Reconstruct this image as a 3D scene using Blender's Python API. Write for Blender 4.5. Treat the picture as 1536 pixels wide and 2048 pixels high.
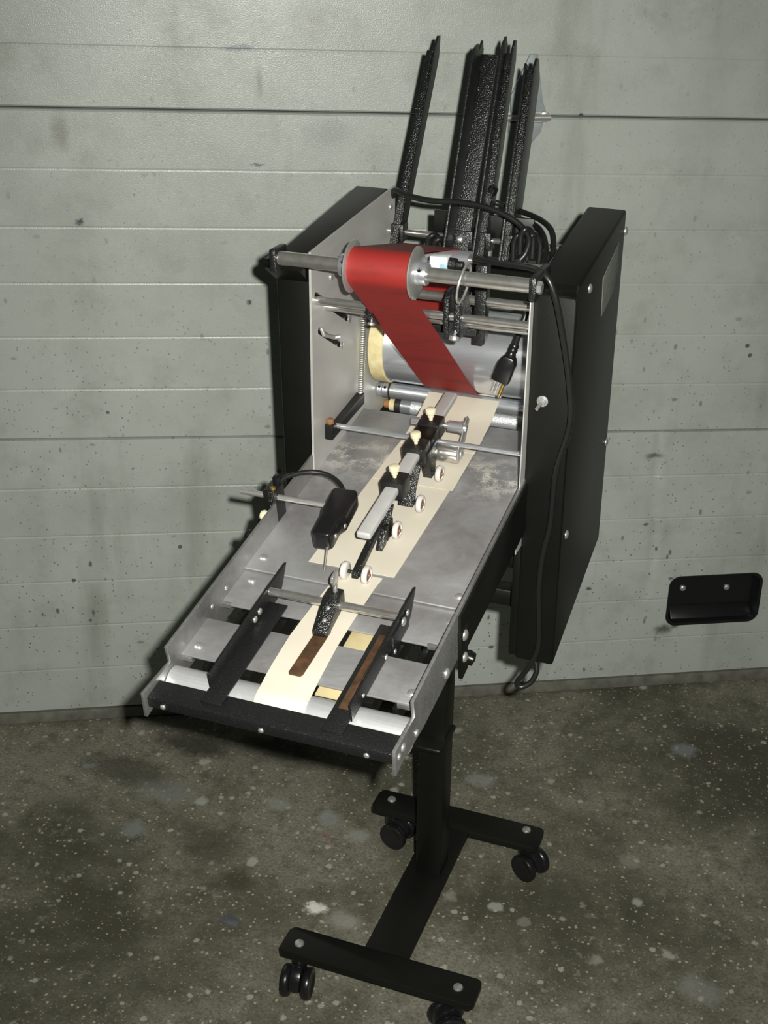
import bpy, bmesh, math, random
from mathutils import Vector, Matrix
random.seed(7)
R = math.radians
for o in list(bpy.data.objects): bpy.data.objects.remove(o)
scene = bpy.context.scene
COL = scene.collection

# ---------------------------------------------------------------- camera
CAM = Vector((0.5439, -1.7078, 1.6986)); YAW, PIT, ROL, FPX = 0.355, -0.4569, 0.0096, 2583.7
cy_, sy_, cp_, sp_ = math.cos(YAW), math.sin(YAW), math.cos(PIT), math.sin(PIT)
FWD = Vector((-sy_*cp_, cy_*cp_, sp_)); _r = Vector((cy_, sy_, 0)); _u = _r.cross(FWD)
RGT = _r*math.cos(ROL) + _u*math.sin(ROL); UPV = _u*math.cos(ROL) - _r*math.sin(ROL)
cam = bpy.data.objects.new('camera', bpy.data.cameras.new('camera')); COL.objects.link(cam)
cam.data.sensor_fit = 'VERTICAL'; cam.data.sensor_height = 24.0; cam.data.lens = 24.0*FPX/2048
cam.data.clip_start = .02
CAMROT = Matrix((RGT, UPV, -FWD)).transposed()
cam.matrix_world = Matrix.Translation(CAM) @ CAMROT.to_4x4()
scene.camera = cam
# ---------------------------------------------------------------- world, flash, exposure
w = bpy.data.worlds.new('dim_garage'); scene.world = w; w.use_nodes = True
w.node_tree.nodes['Background'].inputs[0].default_value = (.80, .90, .80, 1)
w.node_tree.nodes['Background'].inputs[1].default_value = .045
fl = bpy.data.lights.new('camera_flash_offscreen', 'SPOT'); fl.energy = 265; fl.color = (1.0, .985, .90)
fl.spot_size = R(82); fl.spot_blend = 1.0; fl.shadow_soft_size = .012
flo = bpy.data.objects.new('camera_flash_offscreen', fl); COL.objects.link(flo)
aim = FWD   # the flash points where the camera points
flo.matrix_world = Matrix.Translation(CAM + RGT*.055 + UPV*.035 - FWD*.02) @ aim.to_track_quat('-Z', 'Y').to_matrix().to_4x4()
vs = scene.view_settings; vs.view_transform = 'Standard'; vs.look = 'None'; vs.exposure = 0.0; vs.gamma = 1.0; vs.use_curve_mapping = False

# ---------------------------------------------------------------- pixel -> ray helpers (distance always from a real plane)
def ray(x, y): return FWD + RGT*((x-768)/FPX) - UPV*((y-1024)/FPX)
def at(x, y, ax, val):
    d = ray(x, y); return CAM + d*((val-CAM[ax])/d[ax])

# ---------------------------------------------------------------- materials
MATS = {}
class NT:
    def __init__(s, name):
        s.m = bpy.data.materials.new(name); s.m.use_nodes = True; s.t = s.m.node_tree
        s.b = s.t.nodes['Principled BSDF']; s.c = s.t.nodes.new('ShaderNodeTexCoord').outputs['Object']; MATS[name] = s.m
    def n(s, typ, **kw):
        nd = s.t.nodes.new('ShaderNode'+typ)
        for k, v in kw.items():
            if k.startswith('_'): setattr(nd, k[1:], v)
            else:
                key = int(k[1:]) if k[0] == 'i' and k[1:].isdigit() else k.replace('__', ' ')
                s.put(nd.inputs[key], v)
        return nd
    def put(s, sock, v):
        if isinstance(v, bpy.types.NodeSocket): s.t.links.new(v, sock)
        elif isinstance(v, tuple) and len(v) == 3 and sock.type == 'RGBA': sock.default_value = (*v, 1)
        else: sock.default_value = v
    def set(s, **kw):
        for k, v in kw.items(): s.put(s.b.inputs[k.replace('__', ' ')], v)
        return s
    def noise(s, scale, detail=3, rough=.5, vec=None, dist=0):
        return s.n('TexNoise', Vector=vec or s.c, Scale=scale, Detail=detail, Roughness=rough, Distortion=dist).outputs['Fac']
    def ramp(s, fac, stops):
        nd = s.n('ValToRGB', Fac=fac); cr = nd.color_ramp
        while len(cr.elements) < len(stops): cr.elements.new(.5)
        for e, (p, c) in zip(cr.elements, stops):
            e.position = p; e.color = (*c, 1) if isinstance(c, tuple) else (c, c, c, 1)
        return nd.outputs['Color']
    def mix(s, fac, a, b, mode='MIX'):
        nd = s.n('Mix', _data_type='RGBA', _blend_type=mode); s.put(nd.inputs[0], fac); s.put(nd.inputs[6], a); s.put(nd.inputs[7], b)
        return nd.outputs[2]
    def math(s, op, a, b=0.0, c=0.0):
        nd = s.n('Math', _operation=op); s.put(nd.inputs[0], a); s.put(nd.inputs[1], b); s.put(nd.inputs[2], c); return nd.outputs[0]
    def bump(s, h, strength=.3, dist=.001):
        s.t.links.new(s.n('Bump', Height=h, Strength=strength, Distance=dist).outputs[0], s.b.inputs['Normal']); return s
    def mapping(s, scale): return s.n('Mapping', Vector=s.c, Scale=scale).outputs[0]

def simple(name, col, rough=.5, metal=0., var=.0, vscale=60, bump=0, bscale=400, spec=.5):
    a = NT(name)
    c = col
    if var:
        f = a.noise(vscale, 4, .6); c = a.ramp(f, [(.3, tuple(x*(1-var) for x in col)), (.7, tuple(min(1, x*(1+var)) for x in col))])
    a.set(Base__Color=c, Roughness=rough, Metallic=metal, Specular__IOR__Level=spec)
    if bump: a.bump(a.noise(bscale, 2), bump, .0005)
    return a
# crinkle (hammertone) black; faint paler flecks in the colour imitate flash glints
for nm_, hi_, r0_ in (('black_sparkle', .022, .20), ('black_crinkle', .022, .34)):
  a = NT(nm_)
  v = a.n('TexVoronoi', Vector=a.c, Scale=620.0).outputs['Distance']; nz = a.noise(480, 2)
  sp = a.math('MULTIPLY', a.ramp(nz, [(.53, 0.), (.66, 1.)]), a.ramp(v, [(.15, 1.), (.6, .0)]))
  a.set(Base__Color=a.mix(sp, (.0085, .009, .009), (hi_, hi_*1.03, hi_)), Roughness=r0_, Specular__IOR__Level=.6).bump(nz, 1.0, .0016 if nm_ == 'black_sparkle' else .0008)
simple('black_paint', (.0042, .0043, .0033), .42, 0, .25, 9, .15, 700, .35)
simple('black_plastic', (.008, .008, .009), .28)
simple('black_rubber', (.012, .012, .012), .5)
simple('cord_rubber', (.010, .011, .010), .36)
# aluminium sheet, dusty and worn
a = NT('aluminium_sheet')
st = a.noise(30, 3, .6, a.mapping((1, 9, 9))); du = a.noise(11, 5, .65, dist=.4); fine = a.noise(300, 3, .6)
col = a.ramp(du, [(.32, (.36, .36, .36)), (.52, (.50, .50, .50)), (.72, (.60, .61, .61))])
col = a.mix(a.ramp(fine, [(.62, 0.), (.74, .5)]), col, (.66, .65, .61))
a.set(Base__Color=col, Metallic=.90, Roughness=a.ramp(st, [(.3, .40), (.7, .50)])).bump(fine, .08, .0004)
a = NT('table_sheet')
st = a.noise(30, 3, .6, a.mapping((1, 9, 9))); du = a.noise(9, 5, .65, dist=.5); fine = a.noise(420, 3, .6); dz = a.noise(24, 5, .7)
col = a.ramp(du, [(.32, (.28, .272, .275)), (.52, (.39, .39, .40)), (.72, (.50, .51, .525))])
sxp = a.n('SeparateXYZ', Vector=a.c); sv = sxp.outputs['Y']
band = a.math('SUBTRACT', 1., a.math('DIVIDE', a.math('ABSOLUTE', a.math('SUBTRACT', sv, .335)), .075)); band = a.math('MAXIMUM', band, .03)
dust = a.math('MULTIPLY', a.ramp(a.math('ADD', dz, a.math('MULTIPLY', a.math('SUBTRACT', fine, .5), .5)), [(.47, 0.), (.60, 1.)]), band)
col = a.mix(dust, col, (.55, .53, .48)); col = a.mix(a.ramp(fine, [(.66, 0.), (.74, .45)]), col, (.60, .58, .52))
a.set(Base__Color=col, Metallic=a.math('SUBTRACT', .62, a.math('MULTIPLY', dust, .6)), Roughness=a.ramp(st, [(.3, .40), (.7, .50)])).bump(fine, .08, .0004)
a = NT('aluminium_plate_side')
st = a.noise(14, 4, .6, a.mapping((9, 1, 9))); du = a.noise(7, 4)
a.set(Base__Color=a.ramp(du, [(.3, (.46, .455, .44)), (.7, (.56, .56, .54))]), Metallic=.45, Roughness=a.ramp(st, [(.3, .42), (.7, .55)]))
a = NT('aluminium_bright')
st = a.noise(60, 3, .6, a.mapping((.4, 14, 14)))
a.set(Base__Color=a.ramp(st, [(.3, (.58, .61, .65)), (.7, (.70, .73, .78))]), Metallic=.82, Roughness=.26)
a = NT('aluminium_soft')
a.set(Base__Color=a.ramp(a.noise(50, 3, .6, a.mapping((.4, 14, 14))), [(.3, (.40, .41, .42)), (.7, (.50, .51, .53))]), Metallic=.45, Roughness=.38)
a = NT('aluminium_matte')
a.set(Base__Color=a.ramp(a.noise(40, 3), [(.3, (.44, .44, .44)), (.7, (.52, .52, .52))]), Metallic=.25, Roughness=.5).bump(a.noise(900, 2), .1, .0003)
a = NT('steel_polished')
a.set(Base__Color=a.ramp(a.noise(80, 4, .6), [(.3, (.52, .50, .47)), (.7, (.68, .67, .64))]), Metallic=.88, Roughness=.21)
simple('zinc', (.62, .62, .60), .32, .8, .1, 200)
a = NT('knurled_aluminium')
k = a.n('TexVoronoi', Vector=a.c, Scale=900.0).outputs['Distance']
a.set(Base__Color=(.62, .64, .66), Metallic=.6, Roughness=.38).bump(k, .7, .0006)
a = NT('cream_paper')
a.set(Base__Color=a.ramp(a.noise(14, 4), [(.3, (.53, .487, .405)), (.7, (.585, .545, .465))]), Roughness=.75, Specular__IOR__Level=.25).bump(a.noise(45, 3), .08, .002)
a = NT('tan_board')
a.set(Base__Color=a.ramp(a.noise(40, 4), [(.3, (.40, .335, .18)), (.7, (.47, .40, .235))]), Roughness=.8)
a = NT('red_fabric')
wv = a.noise(1500, 2); sm = a.noise(16, 4, .6, a.mapping((1, 3, 3)))
a.set(Base__Color=a.mix(a.ramp(sm, [(.50, 0.), (.72, .55)]), (.235, .017, .014), (.115, .012, .011)), Roughness=.62, Specular__IOR__Level=.35).bump(wv, .25, .0004)
simple('nylon_cream', (.66, .62, .44), .4, 0, .12, 70)
a = NT('nylon_ring')
a.set(Base__Color=a.ramp(a.noise(38, 4, .6), [(.3, (.47, .37, .16)), (.55, (.60, .53, .32)), (.75, (.66, .66, .52))]), Roughness=.45)
simple('scrap_metal', (.10, .115, .125), .5, .3, .2, 80)
simple('wheel_white', (.54, .51, .485), .5, 0, .06, 90)
simple('hub_brown', (.16, .07, .035), .55)
a = NT('rusty_steel')
a.set(Base__Color=a.ramp(a.noise(55, 5, .65), [(.25, (.035, .020, .012)), (.5, (.085, .045, .022)), (.75, (.16, .075, .030))]), Roughness=.6, Metallic=.3).bump(a.noise(300, 3), .2, .0005)
simple('brass', (.60, .40, .12), .3, .9)
simple('rust_knob', (.22, .10, .035), .7, 0, .3, 120)
simple('white_label', (.62, .66, .68), .5)
simple('plate_label', (.17, .18, .16), .5, .3, .2, 150)
simple('galvanised', (.24, .27, .28), .6, .2, .12, 60)
simple('steel_dark', (.14, .13, .115), .45, .5)
def spots(a, col, lst, vec, sel, off):
    # lst: (centre (2 coords), radius, stretch, colour, strength); sel picks the two axes of the surface
    for (c2, rad, st2, cc, stg) in lst:
        o3 = [0., 0., 0.]; k3 = [0., 0., 0.]
        o3[sel[0]] = c2[0]+off; o3[sel[1]] = c2[1]+off; k3[sel[0]] = 1/(rad*st2[0]); k3[sel[1]] = 1/(rad*st2[1])
        sub = a.n('VectorMath', _operation='SUBTRACT'); a.put(sub.inputs[0], vec); sub.inputs[1].default_value = o3
        scl = a.n('VectorMath', _operation='MULTIPLY'); a.put(scl.inputs[0], sub.outputs[0]); scl.inputs[1].default_value = k3
        ln = a.n('VectorMath', _operation='LENGTH'); a.put(ln.inputs[0], scl.outputs[0])
        col = a.mix(a.ramp(ln.outputs['Value'], [(.3, stg), (1., 0.)]), col, cc)
    return col
DA = at(0, 1450, 2, 0.); DB = at(1536, 1357, 2, 0.); DU = (DB-DA).normalized(); DN = Vector((DU.y, -DU.x, 0))   # DN faces the room
def dpix(x, y):
    d = ray(x, y); t = (DA-CAM).dot(DN)/d.dot(DN); q = CAM+d*t-DA; return q.dot(DU), q.z
# garage door skin
a = NT('door_skin')
big = a.noise(1.6, 4, .6); mot = a.noise(9, 5, .65); drip = a.noise(7, 4, .6, a.mapping((1, 1, .16)))
col = a.ramp(big, [(.3, (.312, .337, .312)), (.7, (.380, .408, .385))])
col = a.mix(a.ramp(mot, [(.52, 0.), (.74, .45)]), col, (.20, .205, .172))
col = a.mix(a.ramp(drip, [(.58, 0.), (.76, .55)]), col, (.17, .172, .135))
sx = a.n('SeparateXYZ', Vector=a.c)
low = a.n('MapRange', Value=sx.outputs['Z']); low.inputs[1].default_value = 1.15; low.inputs[2].default_value = .1; low.inputs[3].default_value = .25; low.inputs[4].default_value = 1.0
spk = a.n('TexVoronoi', Vector=a.c, Scale=58.0, Randomness=1.0)
cl = a.ramp(a.noise(4.5, 3, .6), [(.38, 0.), (.54, 1.)])
dots = a.math('MULTIPLY', a.ramp(spk.outputs['Distance'], [(.08, 1.), (.14, 0.)]), a.math('MULTIPLY', cl, low.outputs[0]))
pk = a.n('SeparateColor', Color=spk.outputs['Color'])
dots = a.math('MULTIPLY', dots, a.ramp(pk.outputs[0], [(.35, 0.), (.40, 1.)]))
col = a.mix(a.math('MULTIPLY', dots, .85), col, (.045, .050, .052))
for sc_, mp_, thr_, r_ in ((30., (1, 1, .55), .55, .085), (24., (.6, 1, 1), .62, .07), (100., (1, 1, .8), .45, .13)):
    v3 = a.n('TexVoronoi', Vector=a.mapping(mp_), Scale=sc_); p3 = a.n('SeparateColor', Color=v3.outputs['Color'])
    f3 = a.math('MULTIPLY', a.ramp(a.math('ADD', v3.outputs['Distance'], a.math('MULTIPLY', a.math('SUBTRACT', a.noise(150, 2), .5), .10)), [(r_, 1.), (r_+.05, 0.)]), a.ramp(p3.outputs[0], [(thr_, 0.), (thr_+.03, 1.)]))
    col = a.mix(a.math('MULTIPLY', f3, a.math('MULTIPLY', low.outputs[0], a.ramp(a.noise(3.2, 3), [(.35, .3), (.6, 1.)]))), col, (.035, .040, .043))
spk2 = a.n('TexVoronoi', Vector=a.c, Scale=11.0); pk2 = a.n('SeparateColor', Color=spk2.outputs['Color'])
d2 = a.math('MULTIPLY', a.ramp(a.math('ADD', spk2.outputs['Distance'], a.math('MULTIPLY', a.noise(60, 2), .06)), [(.075, 1.), (.095, 0.)]), a.ramp(pk2.outputs[1], [(.72, 0.), (.74, 1.)]))
col = a.mix(a.math('MULTIPLY', d2, .85), col, (.035, .040, .042))
# soft grime patches
gr = a.math('MULTIPLY', a.ramp(a.noise(5, 5, .65), [(.46, 0.), (.74, .6)]), .6)
col = a.mix(gr, col, (.165, .168, .145))
dwn = a.n('TexNoise', Vector=a.c, Scale=40.0, Detail=5.0, Roughness=.7)
dwb = a.n('VectorMath', _operation='MULTIPLY_ADD'); a.put(dwb.inputs[0], dwn.outputs['Color']); dwb.inputs[1].default_value = (.03, 0, .03); a.put(dwb.inputs[2], a.c)
DSP = [((1326, 1258), .022, (1.3, .8), (.06, .055, .035), .85), ((1350, 1250), .012, (1, 1), (.05, .05, .045), .8), ((1308, 913), .012, (2.2, .8), (.06, .06, .055), .75), ((120, 262), .02, (1., 2.2), (.17, .165, .125), .6), ((518, 165), .012, (.7, 3.), (.17, .17, .15), .6),
       ((480, 95), .02, (2.2, .3), (.10, .13, .17), .6), ((517, 330), .012, (1.6, .3), (.06, .07, .09), .8), ((160, 445), .008, (1, 1), (.03, .04, .05), .9), ((497, 606), .007, (1, 1), (.03, .04, .05), .9), ((660, 270), .05, (1.2, .7), (.21, .235, .23), .5), ((1290, 1240), .008, (.6, 1.6), (.05, .05, .05), .7), ((1350, 797), .006, (1.4, .8), (.10, .10, .08), .7)]
col = spots(a, col, [(dpix(*c_), r_, s_, cc_, g_) for c_, r_, s_, cc_, g_ in DSP], dwb.outputs[0], (0, 2), .015)
emb = a.noise(430, 2, .5); emb2 = a.math('MULTIPLY', a.noise(110, 3, .5), .35)
a.set(Base__Color=col, Roughness=a.ramp(mot, [(.3, .30), (.7, .42)]), Specular__IOR__Level=.5)
a.bump(a.math('ADD', emb, emb2), .38, .0011)
simple('door_seal', (.105, .103, .084), .7, 0, .35, 30)
# concrete
a = NT('concrete')
n1 = a.noise(2.3, 6, .62, dist=.3); n2 = a.noise(26, 5, .65); n3 = a.noise(170, 3, .6)
col = a.ramp(n1, [(.36, (.058, .056, .039)), (.46, (.108, .105, .078)), (.55, (.178, .170, .133)), (.70, (.212, .203, .164))])
col = a.mix(a.ramp(n2, [(.32, .6), (.52, 0.)]), col, (.055, .053, .036))
col = a.mix(a.ramp(n3, [(.35, .5), (.55, 0.)]), col, (.050, .048, .036))
n4 = a.noise(30, 7, .72); n5 = a.noise(5, 4, .6)
col = a.mix(a.math('MULTIPLY', a.ramp(n4, [(.57, 0.), (.68, .75)]), a.ramp(n5, [(.42, .15), (.62, 1.)])), col, (.30, .295, .245))
for sc, th, thr, cc in ((95, .20, .76, (.40, .38, .27)), (42, .18, .82, (.36, .36, .30)), (17, .15, .88, (.34, .345, .31)), (190, .22, .76, (.27, .25, .17))):
    v = a.n('TexVoronoi', Vector=a.c, Scale=float(sc)); pc = a.n('SeparateColor', Color=v.outputs['Color'])
    dd = a.math('ADD', v.outputs['Distance'], a.math('MULTIPLY', a.math('SUBTRACT', a.noise(sc*3.2, 3), .5), .35))
    f = a.math('MULTIPLY', a.ramp(dd, [(th, 1.), (th+.10, 0.)]), a.ramp(pc.outputs[0], [(thr, 0.), (thr+.03, 1.)]))
    col = a.mix(a.math('MULTIPLY', f, .75), col, cc)
# stains and paint spots that have a place of their own on this floor: (pixel centre, radius in m, stretch, colour, strength)
SPOTS = [((632,1815),.024,1,(.62,.61,.55),1.),((628,1812),.016,1,(.62,.61,.55),1.),((268,1660),.034,1,(.17,.19,.18),.75),((330,1580),.05,2,(.17,.18,.17),.6),((180,1530),.012,1.6,(.26,.30,.30),.8),
         ((1368,1500),.035,1,(.20,.22,.22),.6),((715,1672),.03,1,(.27,.28,.26),.6),((660,1638),.025,1.6,(.23,.25,.25),.6),((690,1840),.03,1.5,(.28,.28,.25),.6),
         ((555,1610),.03,1.2,(.24,.25,.23),.6),((1400,1980),.04,1.3,(.24,.245,.23),.5),((1340,1912),.016,1,(.30,.30,.27),.8),((1190,1920),.018,1,(.27,.26,.23),.7),
         ((960,1560),.03,1.4,(.26,.27,.25),.6),((1260,1720),.03,1,(.24,.24,.21),.5),((900,1790),.02,1,(.27,.27,.24),.6),
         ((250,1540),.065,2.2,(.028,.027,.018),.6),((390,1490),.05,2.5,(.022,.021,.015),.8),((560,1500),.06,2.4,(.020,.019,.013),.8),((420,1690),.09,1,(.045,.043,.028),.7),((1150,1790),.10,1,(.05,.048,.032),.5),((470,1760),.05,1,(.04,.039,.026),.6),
         ((655,1672),.012,2,(.20,.085,.06),.6)]
wn = a.n('TexNoise', Vector=a.c, Scale=34.0, Detail=6.0, Roughness=.7)
wob = a.n('VectorMath', _operation='MULTIPLY_ADD'); a.put(wob.inputs[0], wn.outputs['Color']); wob.inputs[1].default_value = (.055, .055, 0); a.put(wob.inputs[2], a.c)
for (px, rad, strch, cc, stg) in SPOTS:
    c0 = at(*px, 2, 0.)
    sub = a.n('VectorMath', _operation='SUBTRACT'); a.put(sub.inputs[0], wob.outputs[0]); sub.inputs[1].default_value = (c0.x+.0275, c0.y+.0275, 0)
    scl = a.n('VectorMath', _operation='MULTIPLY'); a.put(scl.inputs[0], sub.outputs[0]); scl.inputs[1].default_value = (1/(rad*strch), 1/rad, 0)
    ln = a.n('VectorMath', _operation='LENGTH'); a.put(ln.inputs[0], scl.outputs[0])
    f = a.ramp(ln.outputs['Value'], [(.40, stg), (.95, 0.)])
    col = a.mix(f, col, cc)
a.set(Base__Color=col, Roughness=.72, Specular__IOR__Level=.25)
a.bump(a.math('ADD', n2, a.math('MULTIPLY', n3, .6)), .35, .004)
def mat(n): return MATS[n]

# ---------------------------------------------------------------- mesh helpers
WM = {}
class MB:
    def __init__(s): s.bm = bmesh.new()
    def box(s, x, y, z, bev=0., seg=2):
        vs = [s.bm.verts.new((x[i], y[j], z[k])) for i in (0, 1) for j in (0, 1) for k in (0, 1)]
        fs = [s.bm.faces.new([vs[i] for i in q]) for q in ((0,1,3,2),(4,6,7,5),(0,4,5,1),(2,3,7,6),(0,2,6,4),(1,5,7,3))]
        if bev:
            es = list({e for f in fs for e in f.edges})
            bmesh.ops.bevel(s.bm, geom=es, offset=bev, segments=seg, profile=.5, affect='EDGES')
        return s
    def prism(s, pts, ax, a, b, bev=0., seg=2):
        """polygon pts in the two other axes (cyclic order after ax), extruded along ax from a to b"""
        def P(u, v, t): q = [0, 0, 0]; q[ax] = t; q[(ax+1) % 3] = u; q[(ax+2) % 3] = v; return q
        A = [s.bm.verts.new(P(u, v, a)) for u, v in pts]; B = [s.bm.verts.new(P(u, v, b)) for u, v in pts]
        n = len(pts); fs = [s.bm.faces.new(A[::-1]), s.bm.faces.new(B)]
        for i in range(n): fs.append(s.bm.faces.new((A[i], A[(i+1) % n], B[(i+1) % n], B[i])))
        bmesh.ops.recalc_face_normals(s.bm, faces=fs)
        if bev: bmesh.ops.bevel(s.bm, geom=list({e for f in fs for e in f.edges}), offset=bev, segments=seg, profile=.5, affect='EDGES')
        return s
    def lathe(s, prof, p, d, seg=24):
        """prof: (radius, distance along d) list, from p along direction d; end rings are capped"""
        d = Vector(d).normalized(); t = Vector((0, 0, 1)) if abs(d.z) < .9 else Vector((1, 0, 0)); u = d.cross(t).normalized(); v = d.cross(u); p = Vector(p)
        rings = [[s.bm.verts.new(p + d*h + (u*math.cos(2*math.pi*i/seg) + v*math.sin(2*math.pi*i/seg))*max(r, 1e-5)) for i in range(seg)] for r, h in prof]
        fs = []
        for a, b in zip(rings, rings[1:]):
            for i in range(seg): fs.append(s.bm.faces.new((a[i], a[(i+1) % seg], b[(i+1) % seg], b[i])))
        fs.append(s.bm.faces.new(rings[0][::-1])); fs.append(s.bm.faces.new(rings[-1]))
        bmesh.ops.recalc_face_normals(s.bm, faces=fs); return s
    def cyl(s, p, q, r, seg=20, ch=0.):
        p, q = Vector(p), Vector(q); L = (q-p).length
        pr = [(r, 0), (r, L)] if not ch else [(r-ch, 0), (r, ch), (r, L-ch), (r-ch, L)]
        return s.lathe(pr, p, q-p, seg)
    def tube(s, pts, r, seg=10, closed=False):
        pts = [Vector(p) for p in pts]; n = len(pts); rings = []; up = None
        for i, p in enumerate(pts):
            t = (pts[(i+1) % n if closed else min(i+1, n-1)] - pts[(i-1) % n if closed else max(i-1, 0)]).normalized()
            if up is None:
                up = Vector((0, 0, 1)) if abs(t.z) < .9 else Vector((1, 0, 0))
            up = (up - t*up.dot(t)).normalized(); v = t.cross(up)
            rr = r[i] if isinstance(r, (list, tuple)) else r
            rings.append([s.bm.verts.new(p + (up*math.cos(2*math.pi*k/seg) + v*math.sin(2*math.pi*k/seg))*rr) for k in range(seg)])
        prs = list(zip(rings, rings[1:])) + ([(rings[-1], rings[0])] if closed else [])
        for a, b in prs:
            for k in range(seg): s.bm.faces.new((a[k], a[(k+1) % seg], b[(k+1) % seg], b[k]))
        if not closed: s.bm.faces.new(rings[0][::-1]); s.bm.faces.new(rings[-1])
        return s
    def sheet(s, grid, th, nrm=None):
        """grid of points (rows x cols) made into a thin solid sheet; thickness goes along the vertex normals"""
        V = [[s.bm.verts.new(p) for p in row] for row in grid]
        fs = [s.bm.faces.new((V[i][j], V[i][j+1], V[i+1][j+1], V[i+1][j])) for i in range(len(V)-1) for j in range(len(V[0])-1)]
        s.bm.normal_update(); bmesh.ops.solidify(s.bm, geom=fs, thickness=th); bmesh.ops.recalc_face_normals(s.bm, faces=s.bm.faces); return s
    def mesh(s, name, mats, smooth=40):
        bmesh.ops.recalc_face_normals(s.bm, faces=s.bm.faces)
        me = bpy.data.meshes.new(name); s.bm.to_mesh(me); s.bm.free()
        for m in ([mats] if isinstance(mats, str) else mats): me.materials.append(mat(m))
        for p in me.polygons: p.use_smooth = True
        me.set_sharp_from_angle(angle=R(smooth)); return me
I4 = Matrix.Identity(4)
def link(name, data, parent=None, M=I4):
    o = bpy.data.objects.new(name, data); COL.objects.link(o)
    WM[o] = M.copy()
    if parent: o.parent = parent; o.matrix_basis = WM[parent].inverted() @ M
    else: o.matrix_basis = M
    return o
def part(name, mb, m, parent, M=I4, label=None, smooth=40):
    me = mb if isinstance(mb, bpy.types.Mesh) else mb.mesh(name, m, smooth)
    o = link(name, me, parent, M)
    if label: o['label'] = label
    return o
def tag(o, label, cat=None, group=None, kind=None):
    o['label'] = label
    if cat: o['category'] = cat
    if group: o['group'] = group
    if kind: o['kind'] = kind
    return o
def structure(o, label=None):
    o['kind'] = 'structure'
    if label: o['label'] = label
    return o
def frame(origin, X, Y, Z): 
    m = Matrix((X, Y, Z)).transposed().to_4x4(); m.translation = origin; return m
def bez(pts, n=8):
    """Catmull-Rom through points"""
    pts = [Vector(p) for p in pts]; out = []
    for i in range(len(pts)-1):
        p0 = pts[max(i-1, 0)]; p1 = pts[i]; p2 = pts[i+1]; p3 = pts[min(i+2, len(pts)-1)]
        for k in range(n):
            t = k/n; out.append(.5*((2*p1) + (p2-p0)*t + (2*p0-5*p1+4*p2-p3)*t*t + (3*p1-p0-3*p2+p3)*t**3))
    return out + [pts[-1]]
def plate_holes(outline, holes, a, b, ax=0):
    """flat plate in the y-z plane with real holes, x from a to b"""
    cu = bpy.data.curves.new('tmp', 'CURVE'); cu.dimensions = '2D'; cu.fill_mode = 'BOTH'; cu.extrude = (b-a)/2
    for poly in [outline]+holes:
        sp = cu.splines.new('POLY'); sp.points.add(len(poly)-1); sp.use_cyclic_u = True
        for q, (u, v) in zip(sp.points, poly): q.co = (u, v, 0, 1)
    o = bpy.data.objects.new('tmp', cu); COL.objects.link(o)
    dg = bpy.context.evaluated_depsgraph_get(); me = bpy.data.meshes.new_from_object(o.evaluated_get(dg)); 
    bpy.data.objects.remove(o); bpy.data.curves.remove(cu)
    mb = MB(); mb.bm.from_mesh(me); bpy.data.meshes.remove(me)
    for vtx in mb.bm.verts: u, v, z = vtx.co; vtx.co = ((a+b)/2+z, u, v)
    return mb
def slot(p, q, w, n=8):
    p, q = Vector(p), Vector(q); d = (q-p).normalized(); a0 = math.atan2(d.y, d.x); out = []
    for c, s0 in ((q, -90), (p, 90)):
        for k in range(n+1): t = a0 + R(s0 + 180*k/n); out.append((c.x+math.cos(t)*w/2, c.y+math.sin(t)*w/2))
    return out

# ---------------------------------------------------------------- floor
fm = MB(); fm.box((-5, 6), (-5.0, 5.5), (-.05, 0)); floor = structure(part('floor', fm, 'concrete', None), 'stained bare concrete garage floor')

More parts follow.
